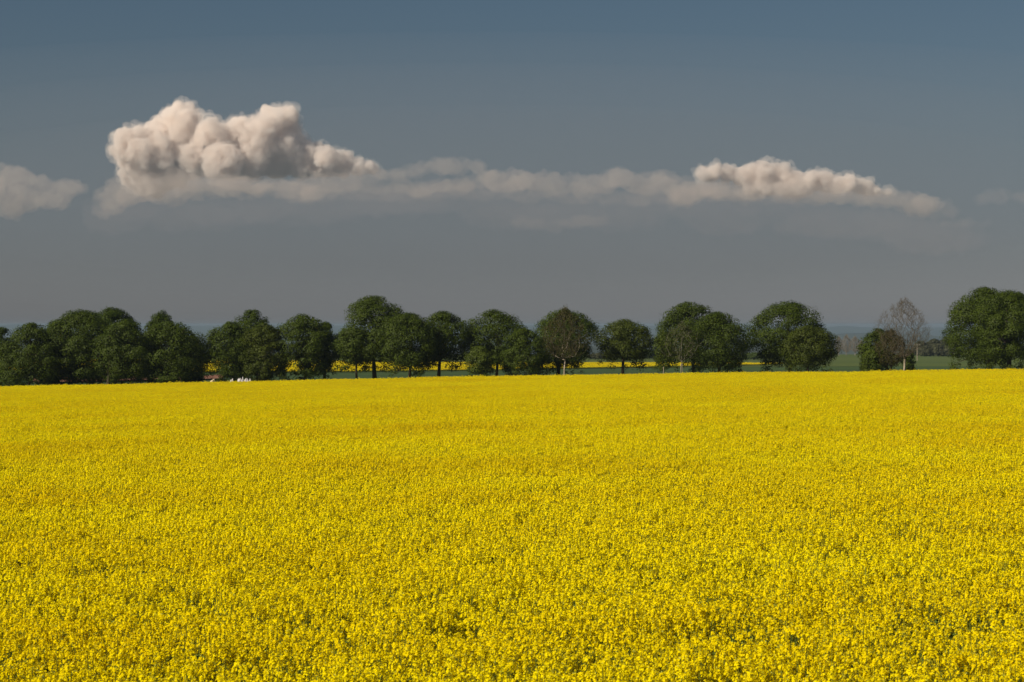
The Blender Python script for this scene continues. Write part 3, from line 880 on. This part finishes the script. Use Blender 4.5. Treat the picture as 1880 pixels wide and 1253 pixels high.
DC = 10000.0
m_c1 = cloud_mat('cloud_dense', 0.04, (0.955, 0.90, 0.855))
m_halo = cloud_mat('cloud_wisps', 0.009, (0.93, 0.89, 0.85))
m_veil = cloud_mat('contrast_veil', 0.000085, (0.245, 0.28, 0.342))  # added volume, coloured like the sky to mute cloud contrast
m_c2 = cloud_mat('cloud_soft', 0.0038, (0.86, 0.76, 0.69))
m_c3 = cloud_mat('cloud_faint', 0.0014, (0.80, 0.70, 0.65))
m_c4 = cloud_mat('cloud_painted_shade', 0.0007, (0.47, 0.445, 0.47))  # low grey albedo paints in the shade of the cloud bank
def along(us_, vs_, u0, u1, n, rmin, rmax, dv=4, below=0.6, seed=0):
    """puffs whose tops follow the line us_/vs_"""
    q = random.Random(seed); out = []
    for i in range(n):
        u = u0 + (u1 - u0) * (i + q.uniform(.1, .9)) / n
        r_ = q.uniform(rmin, rmax)
        out.append((u, float(np.interp(u, us_, vs_)) + r_ * below + q.uniform(-dv, dv), r_))
    return out
TU = [150, 190, 225, 330, 560, 640, 700, 745, 780, 850, 885, 905, 960, 1030, 1080, 1130, 1165, 1215, 1245, 1280, 1400, 1650, 1690, 1720, 1760]
TV = [396, 372, 325, 330, 326, 318, 309, 306, 299, 293, 298, 322, 318, 327, 326, 314, 323, 322, 338, 332, 330, 356, 364, 372, 392]
cloud('tall white cumulus with two domes above the left trees',
      [(337, 232, 42), (292, 240, 24), (262, 275, 42), (242, 272, 25), (300, 275, 42), (300, 305, 40), (250, 302, 28), (398, 252, 33), (372, 258, 30),
       (523, 214, 22), (500, 224, 27), (478, 250, 38), (440, 254, 38), (410, 290, 42), (470, 285, 38), (528, 268, 36), (560, 282, 30),
       (598, 290, 26), (632, 298, 20), (655, 304, 14), (680, 308, 9), (268, 322, 30), (248, 325, 22), (292, 325, 30), (355, 290, 38), (380, 300, 30),
       (430, 305, 24), (470, 308, 22), (510, 305, 24), (550, 305, 22), (590, 308, 18), (625, 310, 13)],
      DC, m_c1, base=([150, 300, 345, 400, 800], [392, 385, 345, 327, 324]), seed=2.0, copies=4, vox=5.0, halo=m_halo)
cloud('puffy cream cumulus rising from the cloud bank right of centre',
      [(1292, 320, 14), (1312, 318, 15), (1335, 319, 16), (1358, 322, 17), (1378, 318, 17), (1398, 314, 16), (1420, 312, 14), (1437, 312, 13), (1440, 336, 26), (1405, 342, 22), (1375, 345, 16), (1465, 340, 24),
       (1490, 336, 20), (1512, 335, 19), (1535, 338, 18), (1556, 338, 17), (1575, 342, 15), (1592, 346, 14), (1610, 350, 13), (1626, 354, 11)], DC * 1.05, m_c1, base=358, seed=12.0, amp=0.6, vox=5.0, halo=m_halo)
cloud('ragged pinkish cloud cut by the left edge',
      [(-30, 330, 30), (-5, 322, 26), (20, 320, 22), (45, 328, 20), (75, 338, 20), (100, 345, 18), (125, 346, 20), (95, 362, 22), (60, 365, 26), (15, 375, 30), (110, 366, 20), (30, 350, 24), (-20, 360, 26)],
      DC, m_c2, seed=22.0, sx=1.25, sq=0.8)
cloud('ragged lit cloud under the tall cumulus, reaching left into a pale wisp',
      along([200, 330], [345, 318], 205, 340, 8, 20, 28, seed=1) + along([190, 420], [342, 318], 215, 430, 14, 20, 30, seed=2) + along([200, 330], [325, 330], 215, 340, 8, 18, 26, seed=12) + along([330, 600], [334, 342], 330, 600, 9, 15, 22, seed=9) + [(188, 388, 13), (207, 378, 16), (222, 365, 18)], DC * 0.93, m_c2, seed=32.0, sx=1.3, sq=0.75)
cloud('long ragged cloud edge stretching right from the tall cumulus',
      along(TU, TV, 420, 900, 28, 12, 19, dv=2, seed=3) + along([400, 880], [330, 335], 380, 870, 16, 13, 19, dv=5, seed=4), DC * 0.94, m_c2, seed=36.0, sx=1.6, sq=0.7, amp=0.8)
cloud('soft pinkish cloud bank between the two cumulus clouds',
      along(TU, TV, 890, 1300, 24, 16, 24, dv=3, seed=5), DC * 1.07, m_c2, seed=42.0, sx=1.5, sq=0.8)
cloud('hazy tail of the cloud bank right of the cream cumulus',
      along([1240, 1290, 1440, 1640, 1700, 1740], [345, 340, 345, 352, 362, 380], 1245, 1735, 26, 14, 22, dv=4, seed=6), DC * 0.93, m_c3, seed=46.0, sx=1.8, sq=0.7)
cloud('soft grey pink body of cloud under the cream cumulus',
      along([1240, 1300, 1440, 1600, 1700], [348, 340, 338, 348, 366], 1245, 1700, 24, 17, 24, dv=4, seed=8), DC * 0.92, m_c2, seed=47.0, sx=1.5, sq=0.75)
cloud('wide faint pinkish haze cloud below the long ragged edge',
      along([520, 900, 1300], [340, 342, 350], 520, 1300, 34, 16, 26, dv=7, seed=10), DC * 0.91, m_c3, seed=49.0, sx=1.8, sq=0.6)
cloud('faint small cloud near the right edge', [(1815, 362, 13), (1840, 358, 14), (1865, 360, 13), (1890, 362, 12)], DC * 1.02, m_c3, seed=52.0, sx=1.4, sq=0.7)
cloud('low faint pinkish wisp under the middle of the cloud bank', [(955, 408, 12), (985, 414, 13), (1015, 416, 13), (1040, 410, 13), (1070, 406, 14), (1095, 404, 12)], DC * 0.97, m_c3, seed=62.0, sx=1.6, sq=0.7)
cloud('pale pinkish wisp low between the cream cumulus and the right edge', [(1740, 408, 9), (1770, 408, 10), (1800, 410, 10), (1835, 406, 9), (1862, 406, 8)], DC * 0.97, m_c3, seed=66.0, sx=1.8, sq=0.6)
import bmesh
for i_, (rz_, rx_) in enumerate(((255, 1900), (215, 1500), (160, 1200))):  # added haze veils in front of the clouds, softening their light and dark
    bm = bmesh.new(); bmesh.ops.create_icosphere(bm, subdivisions=5, radius=1)
    kk_ = 8500 / F
    for v_ in bm.verts: v_.co = Vector((v_.co.x * rx_ * kk_, v_.co.y * 1500, v_.co.z * rz_ * kk_))
    me = bpy.data.meshes.new('added_haze_veil'); bm.to_mesh(me); bm.free(); me.materials.append(m_veil)
    me.polygons.foreach_set('use_smooth', np.ones(len(me.polygons), bool))
    o = bpy.data.objects.new('added_haze_veil', me); COL.objects.link(o); o.location = at(900, (330, 345, 365)[i_], 8500 + 40 * i_)
    tag(o, kind='stuff')
cloud('cloud base with painted-in grey shade, spreading below the ragged bank',
      along(TU, np.array(TV) + 34, 200, 1740, 64, 32, 48, dv=10, seed=7), DC * 1.2, m_c4, seed=72.0, vox=12, copies=3, sq=0.6, sx=2.2, amp=1.2, sub=5)

# ------------------------------------------------------------------ haze
hz_m, nt = new_mat('haze_air')
v = N(nt, 'ShaderNodeVolumePrincipled')
v.inputs['Color'].default_value = (0.21, 0.285, 0.37, 1)
v.inputs['Density'].default_value = 6e-5
o_ = N(nt, 'ShaderNodeOutputMaterial'); nt.links.new(v.outputs[0], o_.inputs['Volume'])
x0, x1, y0, y1, z0, z1 = -12000, 12000, -600, 27000, -172.0, 14.0
V = [(x, y, z) for z in (z0, z1) for y in (y0, y1) for x in (x0, x1)]
tag(mesh_obj('haze', V, [(0, 2, 3, 1), (4, 5, 7, 6), (0, 1, 5, 4), (2, 6, 7, 3), (0, 4, 6, 2), (1, 3, 7, 5)], hz_m), kind='stuff')
